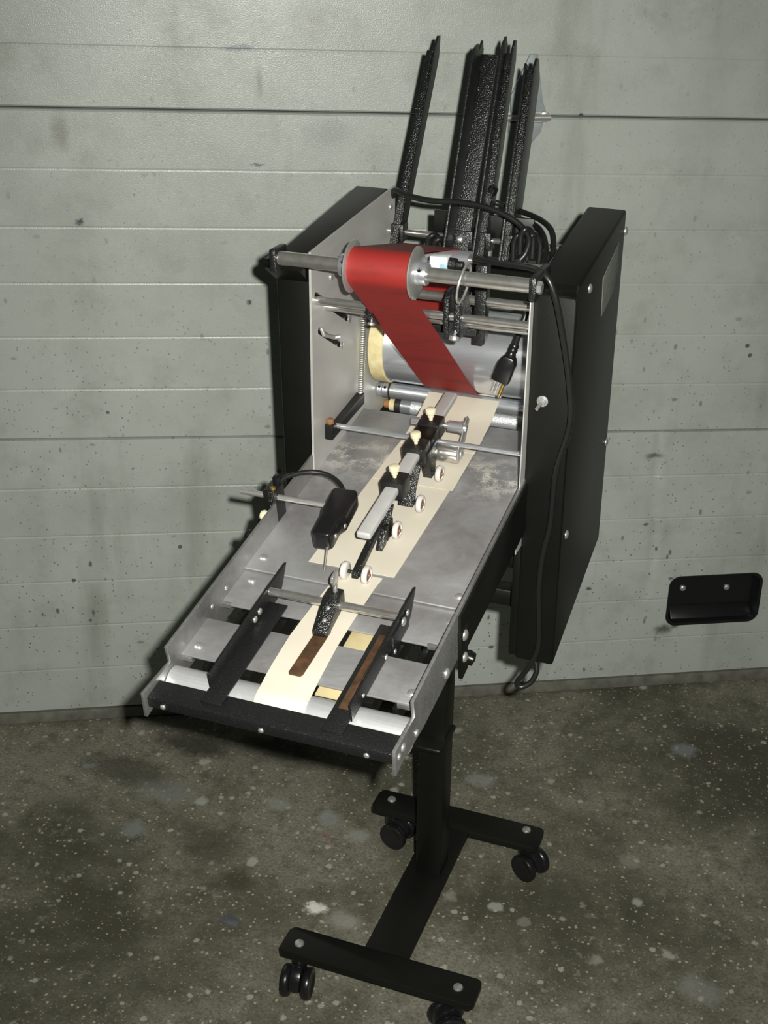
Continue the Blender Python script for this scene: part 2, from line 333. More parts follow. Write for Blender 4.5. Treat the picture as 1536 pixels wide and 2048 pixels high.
# ---------------------------------------------------------------- garage door (structure)
DM = frame(DA, DU, -DN, Vector((0, 0, 1)))   # local x along the door, y away from the room, z up
door = structure(link('door_1', None, None, DM), 'pale ribbed sectional garage door')
U0, U1, TILT = -3.2, 5.4, -.0262
def zt(u, base): return base + TILT*u
HB = (1.508, 1.722, .166, .288)   # handle opening u0 u1 z0 z1
def rrect(u0, u1, z0, z1, r, n=6):
    out = []
    for cx, cz, s0 in ((u1-r, z1-r, 0), (u0+r, z1-r, 90), (u0+r, z0+r, 180), (u1-r, z0+r, 270)):
        for k in range(n+1): t = R(s0+90*k/n); out.append((cx+r*math.cos(t), cz+r*math.sin(t)))
    return out
DENT = dpix(1322, 1000)
def door_section(z0, z1, ribs, hole=None, bottom=False):
    prof = [(0, .0, .010), (0, .004, .0035), (0, .009, 0.)]   # (which end, offset, y)
    zs = [(z0+.0006, .010), (z0+.0022, .003), (z0+.005, 0.)]
    for k in range(1, ribs):
        zc = z0 + (z1-z0)*k/ribs
        zs += [(zc-.0030, 0.), (zc-.0005, .0007), (zc+.0005, .0007), (zc+.0030, 0.)]
    zs += [(z1-.005, 0.), (z1-.0022, .003), (z1-.0006, .010)]
    if hole: zs += [(hole[2], 0.), (hole[3], 0.)]; zs.sort()
    us = [U0 + (U1-U0)*k/24 for k in range(25)]
    if hole: us = sorted(us+[hole[0], hole[1]]+[dpix(1325, 1000)[0]+.004*k for k in range(-12, 19)])
    m = MB(); g = []
    for z, y in zs:
        row = []
        for u in us:
            if hole and bottom:  # bottom section is trimmed level with the floor, its top edge hangs with the rest
                f = (z-z0)/(z1-z0); tz = TILT*u*f
                if z in (hole[2], hole[3]): tz = 0
            else: tz = TILT*u
            dy = 0.
            if hole:
                zc_ = min(max((z-.25)/.40, 0.), 1.); uc = DENT[0] + .012*math.sin(zc_*5.) + .022*max(0., zc_-.6)
                e_ = u-uc; amp = .0042*min(1., max(0., (z-.22)/.12))
                dy = amp*(math.exp(-(e_/.014)**2)*(-.35) + (math.exp(-((e_+.014)/.010)**2))*.7)
            row.append(m.bm.verts.new((u, y+dy, z+tz)))
        g.append(row)
    for i in range(len(zs)-1):
        for j in range(len(us)-1):
            if hole and hole[2]-1e-6 <= zs[i][0] < hole[3]-1e-6 and hole[0]-1e-6 <= us[j] < hole[1]-1e-6: continue
            m.bm.faces.new((g[i][j], g[i][j+1], g[i+1][j+1], g[i+1][j]))
    if hole:
        ar = rrect(hole[0], hole[1], hole[2], hole[3], .023); n7 = len(ar)//4
        for q7, (cu_, cz_) in enumerate(((hole[1], hole[3]), (hole[0], hole[3]), (hole[0], hole[2]), (hole[1], hole[2]))):
            m.bm.faces.new([m.bm.verts.new((cu_, 0, cz_))] + [m.bm.verts.new((u, 0, z)) for u, z in ar[q7*n7:(q7+1)*n7]])
        m.box((U0, hole[0]-.001), (.011, .04), (z0+.002, z1-.09)); m.box((hole[1]+.001, U1), (.011, .04), (z0+.002, z1-.09)); m.box((hole[0]-.001, hole[1]+.001), (.011, .04), (hole[3]+.002, z1-.09)); m.box((hole[0]-.001, hole[1]+.001), (.011, .04), (z0+.002, hole[2]-.002))
    else: m.box((U0, U1), (.011, .04), (z0+.06, z1-.1))
    return m
part('door_panel', door_section(.028, .684, 6, HB, True), 'door_skin', door, DM, 'lowest section of the door with the black pull', 2)
part('door_panel', door_section(.684, 1.328, 6), 'door_skin', door, DM, smooth=2)
part('door_panel', door_section(1.328, 1.972, 6), 'door_skin', door, DM, smooth=2)
part('door_panel', door_section(1.972, 2.616, 6), 'door_skin', door, DM, smooth=2)
seal = MB(); seal.prism([(-.003, .029), (-.005, .004), (.003, .0), (.03, 0.), (.03, .029)], 0, U0, U1, .001)
part('bottom_seal', seal, 'door_seal', door, DM, 'dark rubber bottom seal')
# recessed pull
hm = MB(); rings = []
for ins, y in ((-.003, -.0003), (-.003, -.0025), (-.001, -.0032), (.003, -.002), (.008, .016), (.011, .026)):
    rr_ = rrect(HB[0]+ins, HB[1]-ins, HB[2]+ins, HB[3]-ins, max(.024-ins*.4, .01))
    rings.append([hm.bm.verts.new((u, y, z)) for u, z in rr_])
for a_, b_ in zip(rings, rings[1:]):
    n_ = len(a_)
    for i in range(n_): hm.bm.faces.new((a_[i], a_[(i+1) % n_], b_[(i+1) % n_], b_[i]))
hm.bm.faces.new(rings[-1])
pull = part('recessed_pull', hm, 'black_plastic', door, DM, 'black recessed door pull with two screws')
led = MB(); led.prism([(.025, HB[2]+.010), (.004, HB[2]+.008), (.002, HB[2]+.012), (.025, HB[2]+.036)], 0, HB[0]+.012, HB[1]-.012, .002)
part('grip_ledge', led, 'black_plastic', pull, DM)
def dome(r, h, seg=14): return [(r, 0), (r, h*.25), (r*.85, h*.65), (r*.5, h*.93), (.0002, h)]
for u, z in (dpix(1373, 1187), dpix(1461, 1185)):
    s_ = MB(); s_.lathe(dome(.0075, .005), (u, .0255, z), (0, -1, 0)); part('screw', s_, 'zinc', pull, DM)
# hinge across the upper seam
hu, hz = 1.118, 1.298
hg = MB(); hg.prism([(hz+.112, hu-.002), (hz+.112, hu+.012), (hz+.030, hu+.026), (hz+.010, hu+.034), (hz+.010, hu-.034), (hz+.040, hu-.034)], 1, -.008, -.0015, .001)
hinge = part('hinge', hg, 'galvanised', door, DM, 'galvanised hinge leaf across the upper door seam')
h2 = MB(); h2.prism([(hz-.010, hu-.036), (hz-.010, hu+.030), (hz-.028, hu+.026), (hz-.055, hu+.004), (hz-.055, hu-.008), (hz-.028, hu-.036)], 1, -.007, -.0015, .001)
part('lower_leaf', h2, 'galvanised', hinge, DM)
h3 = MB(); h3.cyl((hu-.042, -.012, hz), (hu+.042, -.012, hz), .006, 14); part('hinge_pin', h3, 'zinc', hinge, DM)
for u in (hu-.037, hu+.033):
    h4 = MB(); h4.lathe([(.010, 0), (.010, .006), (.006, .007), (.006, .012), (.004, .013)], (u, -.002, hz), (0, -1, 0), 6); part('hinge_nut', h4, 'zinc', hinge, DM)

# ================================================================= ROLLING STAND
HBZ = .098
stand = tag(link('rolling_stand', None, None, Matrix.Translation((0, 0, 0))), 'black steel H-base stand on four twin-wheel casters', 'stand')
m = MB(); m.box((-.0228, .0242), (0, .047), (HBZ-.002, .863), .003); post = part('post', m, 'black_paint', stand)
m = MB(); m.prism([(-.034, -.025), (.052, -.025), (.052, .046), (-.020, .046), (-.034, .030)], 2, .395, .405, .003) if False else m.prism([(-.030, -.034), (.024, -.034), (.029, -.029), (.029, .048), (-.030, .048)], 2, .388, .397, .003)
part('collar_plate', m, 'black_paint', stand)
m = MB(); m.box((-.039, .036), (-.206, .138), (HBZ-.0115, HBZ-.0005), .0025); part('center_bar', m, 'black_paint', stand)
def footbar(x0, x1, y0, y1):
    m = MB(); m.box((x0, x1), (y0, y1), (HBZ-.012, HBZ), .0)
    ve = [e for e in m.bm.edges if abs(e.verts[0].co.z-e.verts[1].co.z) > .005]
    bmesh.ops.bevel(m.bm, geom=ve, offset=.010, segments=4, profile=.5, affect='EDGES')
    he = [e for e in m.bm.edges if min(e.verts[0].co.z, e.verts[1].co.z) > HBZ-.001]
    bmesh.ops.bevel(m.bm, geom=he, offset=.002, segments=2, profile=.5, affect='EDGES'); return m
part('foot_bar', footbar(-.172, .165, -.262, -.2025), 'black_paint', stand)
part('foot_bar', footbar(-.160, .167, .135, .196), 'black_paint', stand)
wd = MB(); wd.lathe([(.006, 0), (.022, .001), (.026, .004), (.0275, .008), (.0275, .0135), (.026, .016), (.020, .016), (.017, .013), (.004, .013)], (0, 0, 0), (1, 0, 0), 28)
wheel_me = wd.mesh('caster_wheel', 'black_plastic', 50)
for (bx, by), ang in (((-.1448, -.2369), 8), ((.1317, -.2326), -55), ((-.1309, .1712), 78), ((.1354, .1788), 62)):
    Mz = Matrix.Translation((bx, by, 0)) @ Matrix.Rotation(R(ang), 4, 'Z')
    st_ = MB(); st_.lathe([(.005, HBZ-.03), (.005, HBZ-.013), (.0085, HBZ-.012), (.0085, HBZ-.001), (.0085, HBZ+.0005), (.007, HBZ+.003), (.0005, HBZ+.004)], (0, 0, 0), (0, 0, 1), 16)
    hood = MB(); trail = -.016
    pts = [(trail + .024*math.cos(R(t)), .031 + .030*math.sin(R(t))) for t in range(10, 191, 15)] + [(trail-.010, .030), (trail, .018), (trail+.012, .028)]
    hood.prism(pts, 0, -.009, .009, .002); hood.cyl((0, 0, .045), (0, 0, HBZ-.0125), .012, 16)
    c = part('caster', hood, 'black_plastic', stand, Mz)
    part('stem_bolt', st_, 'zinc', c, Mz)
    part('caster_wheel', wheel_me, None, c, Mz @ Matrix.Translation((.0085, trail, .0275)))
    part('caster_wheel', wheel_me, None, c, Mz @ Matrix.Translation((-.0085, trail, .0275)) @ Matrix.Rotation(math.pi, 4, 'Z'))
kn = at(930, 1315, 1, .03)
m = MB(); m.cyl((.0235, .03, kn.z), (kn.x-.004, .03, kn.z), .004, 12); m.lathe([(.004, 0), (.011, .002), (.013, .010), (.011, .020), (.002, .022)], (kn.x-.004, .03, kn.z+.004), (1, 0, -.25), 18); part('clamp_knob', m, 'black_plastic', stand)

# ================================================================= MACHINE
TH, OY, OZ = .159, -.3903, .8671
CT, ST = math.cos(TH), math.sin(TH)
CV = frame(Vector((0, OY, OZ)), Vector((1, 0, 0)), Vector((0, CT, ST)), Vector((0, -ST, CT)))     # (x, s along the table, n above it)
def cvat(x, y, n=0.):
    N = CV.to_3x3().col[2]; P0 = Vector((0, OY, OZ))+N*n; d = ray(x, y); q = CAM+d*((P0-CAM).dot(N)/d.dot(N)); return CV.inverted() @ q
machine = tag(link('tabbing_machine', None, None, Matrix.Translation((0, 0, .645))), 'black-sided aluminium paper feeding machine with sloping table on the stand', 'machine')
XL, XR = -.1564, .1563
SC = MB(); SC.lathe(dome(.0058, .0035), (0, 0, 0), (0, 0, 1), 14); screw_me = SC.mesh('screw', 'zinc', 60)
HX = MB(); HX.lathe([(.0065, 0), (.0065, .004), (.0055, .005)], (0, 0, 0), (0, 0, 1), 6); hex_me = HX.mesh('hex_bolt', 'zinc', 30)
def orient(p, d, s=1.): return Matrix.Translation(p) @ Vector(d).to_track_quat('Z', 'Y').to_matrix().to_4x4() @ Matrix.Scale(s, 4)
def screw(p, d, parent, s=1., M=I4, me=None, nm='screw'): return part(nm, me or screw_me, None, parent, M @ orient(p, d, s))

# --- side housings and plates
def housing(x0, x1, mirror):
    m = MB(); m.prism([(-.112, 1.229), (.192, 1.2645), (.212, .714), (-.090, .643)], 0, x0, x1, .004, 3)
    if not mirror: m.prism([(-.088, .84), (.15, .84), (.15, .70), (-.085, .645)], 0, x0-.012, x0+.004, .002)
    return m
hl = part('side_housing', housing(-.2125, XL-.0002, True), 'black_paint', machine)
hr = part('side_housing', housing(XR+.0002, .2146, False), 'black_paint', machine)
m = plate_holes([(-.1235, .870), (-.1235, 1.2405), (.2085, 1.2655), (.2105, .95), (.2105, .92)], [slot((-.1085, 1.176), (.0124, 1.107), .0105), slot((-.0985, 1.122), (-.0176, 1.0751), .0095)], XL, XL+.0035)
pl = part('side_plate', m, 'aluminium_plate_side', machine, smooth=30)
for y, z in ((-.0538, 1.1881), (.1883, 1.2367)): screw((XL+.0035, y, z), (1, 0, 0), pl, .9)
for (y, z) in ((.0124, 1.107), (-.0176, 1.0751)):
    m = MB(); m.lathe([(.0062, 0), (.0062, .002), (.0045, .0025)], (XL+.0025, y+.004, z-.002), (1, 0, 0), 16); part('slot_bushing', m, 'zinc', pl)
m = MB(); m.tube([(XL+.006, -.0975, 1.126), (XL+.010, -.0975, 1.117), (XL+.014, -.070, 1.105), (XL+.022, -.066, 1.106)], .0032, 10); part('slot_pin', m, 'zinc', pl)
m = MB(); m.prism([(-.1215, .835), (-.1215, 1.2245), (.188, 1.2555), (.2, .84)], 0, XR-.0018, XR, .0004); pr = part('side_plate', m, 'aluminium_plate_side', machine)
# right housing furniture
for px in ((1179, 577), (1251, 462), (1132, 1069), (1212, 884)):
    q = at(*px, 0, .2146); q.y = min(max(q.y, -.095), .198); screw((.2142, q.y, q.z), (1, 0, 0), hr, 1.15)
q0, q1, q2, q3 = [at(*p, 0, .2146) for p in ((1206, 562), (1237, 487), (1235, 566), (1203, 632))]
m = MB(); m.prism([(.060, 1.140), (.160, 1.160), (.148, 1.226), (.050, 1.199)], 0, .2138, .2156, .0006); part('rating_plate', m, 'plate_label', hr, label='grey metal rating plate')
sw = at(1086, 801, 1, -.103)
m = MB(); m.lathe([(.0095, 0), (.0095, .003), (.0078, .0035), (.0078, .006), (.0050, .0065), (.0045, .010), (.002, .0105)], (sw.x, -.1005, sw.z), (0, -1, 0), 20); part('toggle_bushing', m, 'zinc', hr)
m = MB(); m.cyl((sw.x, -.107, sw.z), (sw.x-.004, -.121, sw.z-.007), .0025, 10); part('toggle_lever', m, 'zinc', hr)
# front lip of the covers
for o_, x0, x1, pts in ((hl, -.2122, -.1595, [(-.152, 1.2290), (-.148, 1.2325), (-.106, 1.2335), (-.106, 1.195), (-.112, 1.195), (-.150, 1.2205)]),
                        (hr, .166, .2143, [(-.128, 1.2275), (-.112, 1.2335), (-.106, 1.2285), (-.106, 1.205), (-.110, 1.205), (-.112, 1.216)])):
    m = MB(); m.prism(pts, 0, x0, x1, .0008); part('cover_lip', m, 'black_paint', o_)

# --- supply bar with spool
BY, BZ = -.166, 1.2408
m = MB(); m.cyl((-.183, BY, BZ), (.172, BY, BZ), .0095, 28, .0008); sb = part('supply_bar', m, 'steel_polished', machine)
for x0, x1 in ((-.1895, -.1795), (.166, .1755)):
    m = MB(); m.box((x0, x1), (BY-.014, BY+(.024 if x0 < 0 else .062)), (BZ-.0165, BZ+.014), .0025); b = part('bar_bracket', m, 'black_crinkle', machine)
    if x0 > 0: screw((x1-.0005, BY-.004, BZ), (1, 0, -.0), b, 1.3, me=hex_me, nm='hex_bolt')
def disc(x, R_, th, d): 
    m = MB(); m.lathe([(.0096, 0), (R_-.001, 0), (R_, .0006), (R_, th-.0006), (R_-.001, th), (.0096, th)], (x, BY, BZ), (d, 0, 0), 40); return m
for x, d in ((-.0735, -1), (.0120, 1)):
    f_ = part('spool_flange', disc(x, .0345, .003, d), 'zinc', machine)
    m = MB(); m.lathe([(.0100, 0), (.0150, .0003), (.0150, .013), (.0142, .0145), (.0100, .0145)], (x+d*.003, BY, BZ), (d, 0, 0), 28); part('hub', m, 'aluminium_bright', f_)
    m = MB(); m.lathe([(.0030, 0), (.0030, .0006), (.0026, .0008), (.0015, .0004)], (x+d*.010, BY-.0125, BZ+.0078), (0, -.85, .5), 12); part('set_screw', m, 'black_plastic', f_)
m = MB(); m.cyl((-.0733, BY, BZ), (.0118, BY, BZ), .0225, 32); part('spool_core', m, 'nylon_cream', machine)
m = MB(); m.tube([(.0765+.004*math.cos(t), BY+.004+.025*math.sin(t), BZ-.008+.025*math.cos(t)) for t in [2*math.pi*k/40 for k in range(40)]], .0016, 8, True); part('retaining_ring', m, 'zinc', machine)

# --- cross rods
def rod(name, x0, x1, y, z, r, mt='steel_polished', ch=.0006):
    m = MB(); m.cyl((x0, y, z), (x1, y, z), r, 20, ch); return part(name, m, mt, machine)
rod('cross_rod', XL-.002, XR-.003, -.107, 1.169, .0058)
rod('cross_rod', XL-.002, XR-.003, -.0722, 1.1504, .0058)
m = MB(); m.cyl((-.05, .0, 1.1615), (.128, .0, 1.1612), .0068, 20, .0006); part('support_rod', m, 'steel_polished', machine)
rod('rear_rod', XL-.002, XR-.003, .185, 1.2, .0045)
m = MB(); m.cyl((-.10, .055, 1.203), (.02, .055, 1.203), .013, 24, .001); part('idler_roller', m, 'aluminium_bright', machine)
m = MB(); m.cyl((XL+.003, .055, 1.203), (XR-.003, .055, 1.203), .004, 14); part('idler_shaft', m, 'steel_polished', machine)
# clamps on the rods
for x0, x1, y0, y1, z0, z1 in ((.036, .0435, -.118, -.062, 1.137, 1.205), (.052, .0605, -.122, -.066, 1.141, 1.208)):
    m = MB(); m.prism([(y0, z1-.010), (y0+.014, z1), (y1-.022, z1), (y1, z0+.020), (y1, z0), (y0+.006, z0), (y0, z0+.010)], 0, x0, x1, .0015); part('rod_clamp', m, 'black_sparkle', machine)
def thumb(p, d, parent, s=1., mt='zinc', M=I4):
    m = MB(); m.lathe([(.0022*s, -.012*s), (.0022*s, .010*s), (.003*s, .012*s), (.0085*s, .014*s), (.0090*s, .017*s), (.0085*s, .020*s), (.002*s, .021*s)], p, d, 18); return part('thumb_screw', m, mt, parent, M)
thumb((.055, -.119, 1.158), (0, -.45, -1), machine, .85)
m = MB(); m.prism([(-.113, 1.180), (-.062, 1.160), (-.062, 1.138), (-.085, 1.136), (-.113, 1.158)], 0, -.078, -.067, .0015); part('rod_clamp', m, 'black_sparkle', machine)
thumb((-.0725, -.100, 1.153), (0, -.3, -1), machine, .6)
m = MB(); m.box((-.068, .058), (-.03, -.012), (1.118, 1.134), .002); part('clamp_crossbar', m, 'black_crinkle', machine)
m = MB(); m.box((.047, .064), (-.010, .010), (1.10, 1.215), .002); part('clamp_upright', m, 'black_crinkle', machine)
m = MB(); m.box((-.004, .022), (-.062, -.040), (1.212, 1.236), .002); sn = part('sensor_block', m, 'white_label', machine, label='small white block with pale blue marking')
m = MB(); m.box((.012, .0215), (-.0628, -.0618), (1.217, 1.226), .0002); part('sticker', m, simple('sticker_blue', (.25, .45, .58), .5).m.name, sn)
m = MB(); m.lathe([(.010, 0), (.010, .010), (.006, .011), (.006, .020)], (.022, -.052, 1.224), (1, 0, 0), 8); part('sensor_nut', m, 'black_crinkle', machine)

# --- drum and rollers
DY, DZ, DR = .145, 1.035, .0645
m = MB(); m.cyl((XL+.031, DY, DZ), (XR-.014, DY, DZ), DR, 72, .001); part('drum', m, 'aluminium_bright', machine, smooth=25)
for x0, x1 in ((XL+.0075, XL+.032), (XR-.0145, XR-.0055)):
    m = MB(); m.lathe([(DR-.012, 0), (DR+.0012, 0), (DR+.0026, .0015), (DR+.0026, x1-x0-.0015), (DR+.0012, x1-x0), (DR-.012, x1-x0)], (x0, DY, DZ), (1, 0, 0), 64); part('drum_ring', m, 'nylon_ring', machine, smooth=25)
m = MB(); m.cyl((XL+.003, DY, DZ), (XR-.003, DY, DZ), .008, 16); part('drum_shaft', m, 'steel_polished', machine)
m = MB(); m.cyl((XL+.027, .138, .9525), (XR-.003, .138, .9525), .0128, 32, .0005); r1 = part('feed_roller', m, 'aluminium_bright', machine)
for x0, x1, r_ in ((XL+.005, XL+.0135, .0115), (XL+.0145, XL+.0245, .0128)):
    m = MB(); m.cyl((x0, .138, .9525), (x1, .138, .9525), r_, 24, .0006); part('shaft_collar', m, 'aluminium_bright', r1)
    m = MB(); m.lathe([(.0024, 0), (.0024, .0008), (.001, .0005)], ((x0+x1)/2, .138-r_*.8, .9525+r_*.6), (0, -.8, .6), 10); part('set_screw', m, 'black_plastic', r1)
m = MB(); m.cyl((XL+.0245, .138, .9525), (XL+.0275, .138, .9525), .0137, 24, .0008); part('o_ring', m, 'black_rubber', r1)
def seg_cyl(nm, x0, x1, r_, mt, par): m = MB(); m.cyl((x0, .170, .9150), (x1, .170, .9150), r_, 28, .0005); return part(nm, m, mt, par)
r2 = seg_cyl('knurled_roller', XL+.052, XR-.035, .0125, 'knurled_aluminium', machine)
seg_cyl('roller_end', XL+.034, XL+.0525, .0128, 'aluminium_bright', r2); seg_cyl('roller_end', XR-.0355, XR-.003, .0122, 'aluminium_bright', r2)
seg_cyl('rubber_band', XL+.024, XL+.0345, .0133, 'black_rubber', r2); seg_cyl('bushing', XL+.014, XL+.0245, .0105, 'nylon_ring', r2); seg_cyl('bushing', XL+.004, XL+.0145, .007, 'rust_knob', r2)

# --- tension spring and lower arm on the left plate
p0, p1 = Vector((XL+.011, .0545, 1.102)), Vector((XL+.011, .043, .974)); N_ = 36
m = MB(); ax_ = (p1-p0).normalized(); e1 = Vector((1, 0, 0)); e2 = ax_.cross(e1)
m.tube([p0 + (p1-p0)*(k/(N_*10)) + (e1*math.cos(2*math.pi*k/10) + e2*math.sin(2*math.pi*k/10))*.0042 for k in range(N_*10+1)], .00125, 5); part('tension_spring', m, 'zinc', machine, smooth=80)
m = MB(); m.prism([(-.084, .950), (.046, .962), (.046, .980), (-.066, .966), (-.070, .974), (-.084, .974)], 0, XL+.0036, XL+.0165, .0015); arm = part('pivot_arm', m, 'black_paint', machine)
screw((XL+.011, .042, .977), (0, 0, 1), arm, .8)
m = MB(); m.lathe([(.003, 0), (.0055, .001), (.0058, .007), (.0045, .0085), (.001, .009)], (XL+.010, -.0775, .973), (0, 0, 1), 14); part('knob', m, 'rust_knob', arm)
rod('hold_down_rod', XL+.012, XR-.003, -.0644, .9660, .0039, 'aluminium_bright')

# --- hopper guides (four leaning uprights at the rear)
LT = math.tan(R(27)); GY0, GZ0 = .165, 1.195
def gp(px):     # pixel on the leaning hopper plane y = GY0 + (z-GZ0)*LT
    d = ray(*px); k = (CAM.y - GY0 - (CAM.z-GZ0)*LT)/(d.z*LT - d.y); return CAM + d*k
def gframe(pb, pt):
    B, T = gp(pb), gp(pt); Z = (T-B).normalized(); X = Vector((1, 0, 0)); X = (X-Z*X.dot(Z)).normalized(); return frame(B, X, Z.cross(X), Z), (T-B).length
def guide(pb, pt, wx, dep, side, ext, tip=.02, face='L'):
    M, L = gframe(pb, pt); t = .0035; m = MB()
    # flange facing forward (in local x), and flange going back along local y
    m.prism([(-ext, 0), (L-tip, 0), (L-tip*.25, 0) if False else (L-tip, 0)][:2] + [(L-tip, wx), (-ext, wx)], 1, 0, t, .0006) if wx else None
    xs = (0, t) if side == 'l' else (wx-t, wx)
    m.prism([(0, -ext), (dep, -ext), (dep, L-tip), (dep*.55, L), (dep*.25, L-.004), (0, L-tip)], 0, xs[0], xs[1], .0006)
    return M, m, L
def add_guide(pb, pt, wx, dep, side, ext, tip):
    M, m, L = guide(pb, pt, wx, dep, side, ext, tip); return part('hopper_guide', m, 'black_sparkle', machine, M), M, L
g1, M1, L1 = add_guide((777, 497), (861, 62), .0125, .028, 'r', .02, .030)
g2, M2, L2 = add_guide((903, 490), (963, 95), .0270, .004, 'l', .03, .010)
m = MB(); m.prism([(-.046, -.03), (.003, -.03), (.003, L2-.004), (-.008, L2+.008), (-.020, L2-.012), (-.026, L2-.004), (-.046, L2-.020)], 0, .0, .0035, .0006); part('guide_lip', m, 'black_crinkle', g2, M2)
g3, M3, L3 = add_guide((953, 490), (1013, 72), .0130, .028, 'r', .11, .026)
m = MB(); m.prism([(-.022, -.06), (.003, -.06), (.003, L3-.012), (-.010, L3-.004), (-.022, L3-.02)], 0, .0, .0035, .0006); part('guide_lip', m, 'black_crinkle', g3, M3)
g4, M4, L4 = add_guide((1003, 490), (1055, 105), .0135, .046, 'r', .03, .026)
m = MB(); m.box((.0, .0035), (-.010, .003), (-.03, L4-.020), .0006); part('guide_lip', m, 'black_crinkle', g4, M4)
screw((.012, -.0005, .010), (0, -1, 0), g2, 1.0, M2)
for M_, x0, x1 in ((M1, -.003, .018), (M2, .0, .03), (M3, -.002, .02), (M4, -.002, .02)):
    q = M_.translation; m = MB(); m.box((q.x+x0, q.x+x1), (.172, .198), (1.186, 1.214), .002); part('guide_clamp', m, 'black_crinkle', machine)
kq = at(985, 389, 1, .215)
m = MB(); m.lathe([(.004, 0), (.004, .014), (.008, .015), (.009, .020), (.007, .028), (.001, .029)], (kq.x-.012, .215, kq.z-.01), (.6, -.2, .8), 14); part('hopper_knob', m, 'black_plastic', machine)
m = MB(); m.box((-.085, .075), (.200, .206), (1.19, 1.235), .001); part('hopper_back', m, 'black_paint', machine)
m = MB(); m.box((-.10, .10), (.150, .200), (1.165, 1.172), .001); part('hopper_floor', m, 'black_paint', machine)

# --- sloping table: rails, plates, rollers, front bar (built in table coordinates)
for x0, x1 in ((-.1585, -.1540), (.1541, .1586)):
    m = MB(); m.prism([(-.2382, -.0237), (-.2364, .012), (-.1711, .0059), (-.1738, .0305), (.30, .0305), (.505, .0230), (.505, -.030), (.30, -.048), (.13, -.044), (-.03, -.038), (-.148, -.034), (-.215, -.022)], 0, x0, x1, .0006)
    rl = part('table_rail', m, 'aluminium_sheet', machine, CV, smooth=30)
    if x0 > 0:
        for s_, n_, k_, me_ in ((-.0049, -.0036, 1.25, None), (-.0597, -.0242, 1.2, None), (-.1696, -.0208, .8, None), (-.2133, -.0022, .9, None), (-.2263, -.0040, .7, None), (.02, .02, .5, None)):
            screw((.1585, s_, n_), (1, 0, 0), rl, k_, CV)
    else:
        for s_ in (-.06, -.02): screw((-.1541, s_, .006), (1, 0, 0), rl, .6, CV)
m = MB(); m.prism([(-.012, .026), (.40, .026), (.40, -.050), (.13, -.046), (-.012, -.040)], 0, .1587, .1625, .0006); part('side_angle', m, 'black_paint', machine, CV)
m = MB(); m.box((.1587, .1645), (-.016, .008), (-.070, .004), .001); br = part('mounting_bracket', m, 'black_paint', machine, CV)
screw((.1643, -.0066, -.0405), (1, 0, 0), br, 1.2, CV); screw((.1643, -.0049, -.0060), (1, 0, 0), br, 1.3, CV)
def tplate(s0, s1, n0, sc, thk=.0028, bev=.0006):
    m = MB(); m.box((-.1540, .1541), (s0, s1), (n0-thk, n0), bev); o = part('table_plate', m, 'table_sheet', machine, CV)
    for x, s in sc: screw((x, s, n0-.0002), (0, 0, 1), o, 1.05, CV)
    return o
tplate(.0343, .4708, 0., ((-.139, .0614), (.1378, .0584)))
tplate(-.0389, .0415, -.0042, ((-.1356, .0166), (.1413, .0125)))
tplate(-.1473, -.0756, -.0005, ((-.1398, -.1277), (.1397, -.1291)))
for x0, x1 in ((-.1540, -.1400), (.1270, .1541)):   # stiffening lips under the slats
    for s0 in (-.0389, -.1473):
        m = MB(); m.box((x0, x1), (s0, s0+.004), (-.011, -.0035), .0004); part('plate_lip', m, 'aluminium_sheet', machine, CV)
m = MB(); m.cyl((-.1535, -.1755, -.0228), (.1537, -.1755, -.0228), .0212, 40, .0008); part('front_roller', m, 'aluminium_soft', machine, CV)
m = MB(); m.prism([(-.2325, .0030), (-.2010, .0030), (-.2010, -.0005), (-.2290, -.0005), (-.2290, -.0125), (-.2325, -.0125)], 0, -.1540, .1541, .0012); fb = part('front_bar', m, 'black_crinkle', machine, CV)
for x in (-.1340, -.0072, .1221): screw((x, -.2323, -.0075), (0, -1, 0), fb, .62, CV)
for s0, s1 in ((.05, .09), (.30, .33)):
    m = MB(); m.box((-.1540, .1541), (s0, s1), (-.040, -.012), .001); part('cross_member', m, 'black_paint', machine, CV)
for x0, x1 in ((-.125, -.118), (-.100, -.060), (.070, .098), (.122, .130)):
    m = MB(); m.box((x0, x1), (-.150, .06), (-.034, -.010), .001); part('slat_support', m, 'black_paint', machine, CV)
m = MB(); m.box((.026, .056), (-.154, .04), (-.0135, -.0115), .0003); part('under_strip', m, 'tan_board', machine, CV, 'tan strip showing between the table slats')
# --- side guides on the table front
def table_guide(xv, d, rust):
    m = MB(); t = .003
    m.prism([(-.196, .0015), (-.196, .026), (-.03, .030), (.010, .0295), (.026, .0290), (.008, .0040), (-.012, -.012), (-.036, -.020), (-.058, -.012), (-.062, .0015)], 0, xv-t/2, xv+t/2, .0005)
    g = part('table_guide', m, 'black_crinkle', machine, CV)
    m = MB(); xa, xb = sorted((xv, xv+d*.026)); m.box((xa, xb), (-.222, -.030), (.0036, .0068), .0006); part('guide_flange', m, 'black_crinkle', g, CV)
    if rust:
        m = MB(); m.box((xv-.0035, xv-.0014), (-.150, -.045), (.008, .0245), .0004); part('rust_strip', m, 'rusty_steel', g, CV, 'brown rusted inner strip')
        m = MB(); m.box((xv-.020, xv-.003), (-.185, -.05), (.0066, .0074), .0002); part('rust_strip', m, 'rusty_steel', g, CV)
        m = MB(); m.box((xv, xv+.004), (-.065, -.010), (-.020, .020), .0006); part('guide_bracket', m, 'black_crinkle', g, CV)
    return g
gl = table_guide(-.0880, 1, False); gr_ = table_guide(.0900, -1, True)
for s_, n_ in ((-.060, .014), (-.074, .012)): screw((-.0866, s_, n_), (1, 0, 0), gl, .8, CV)
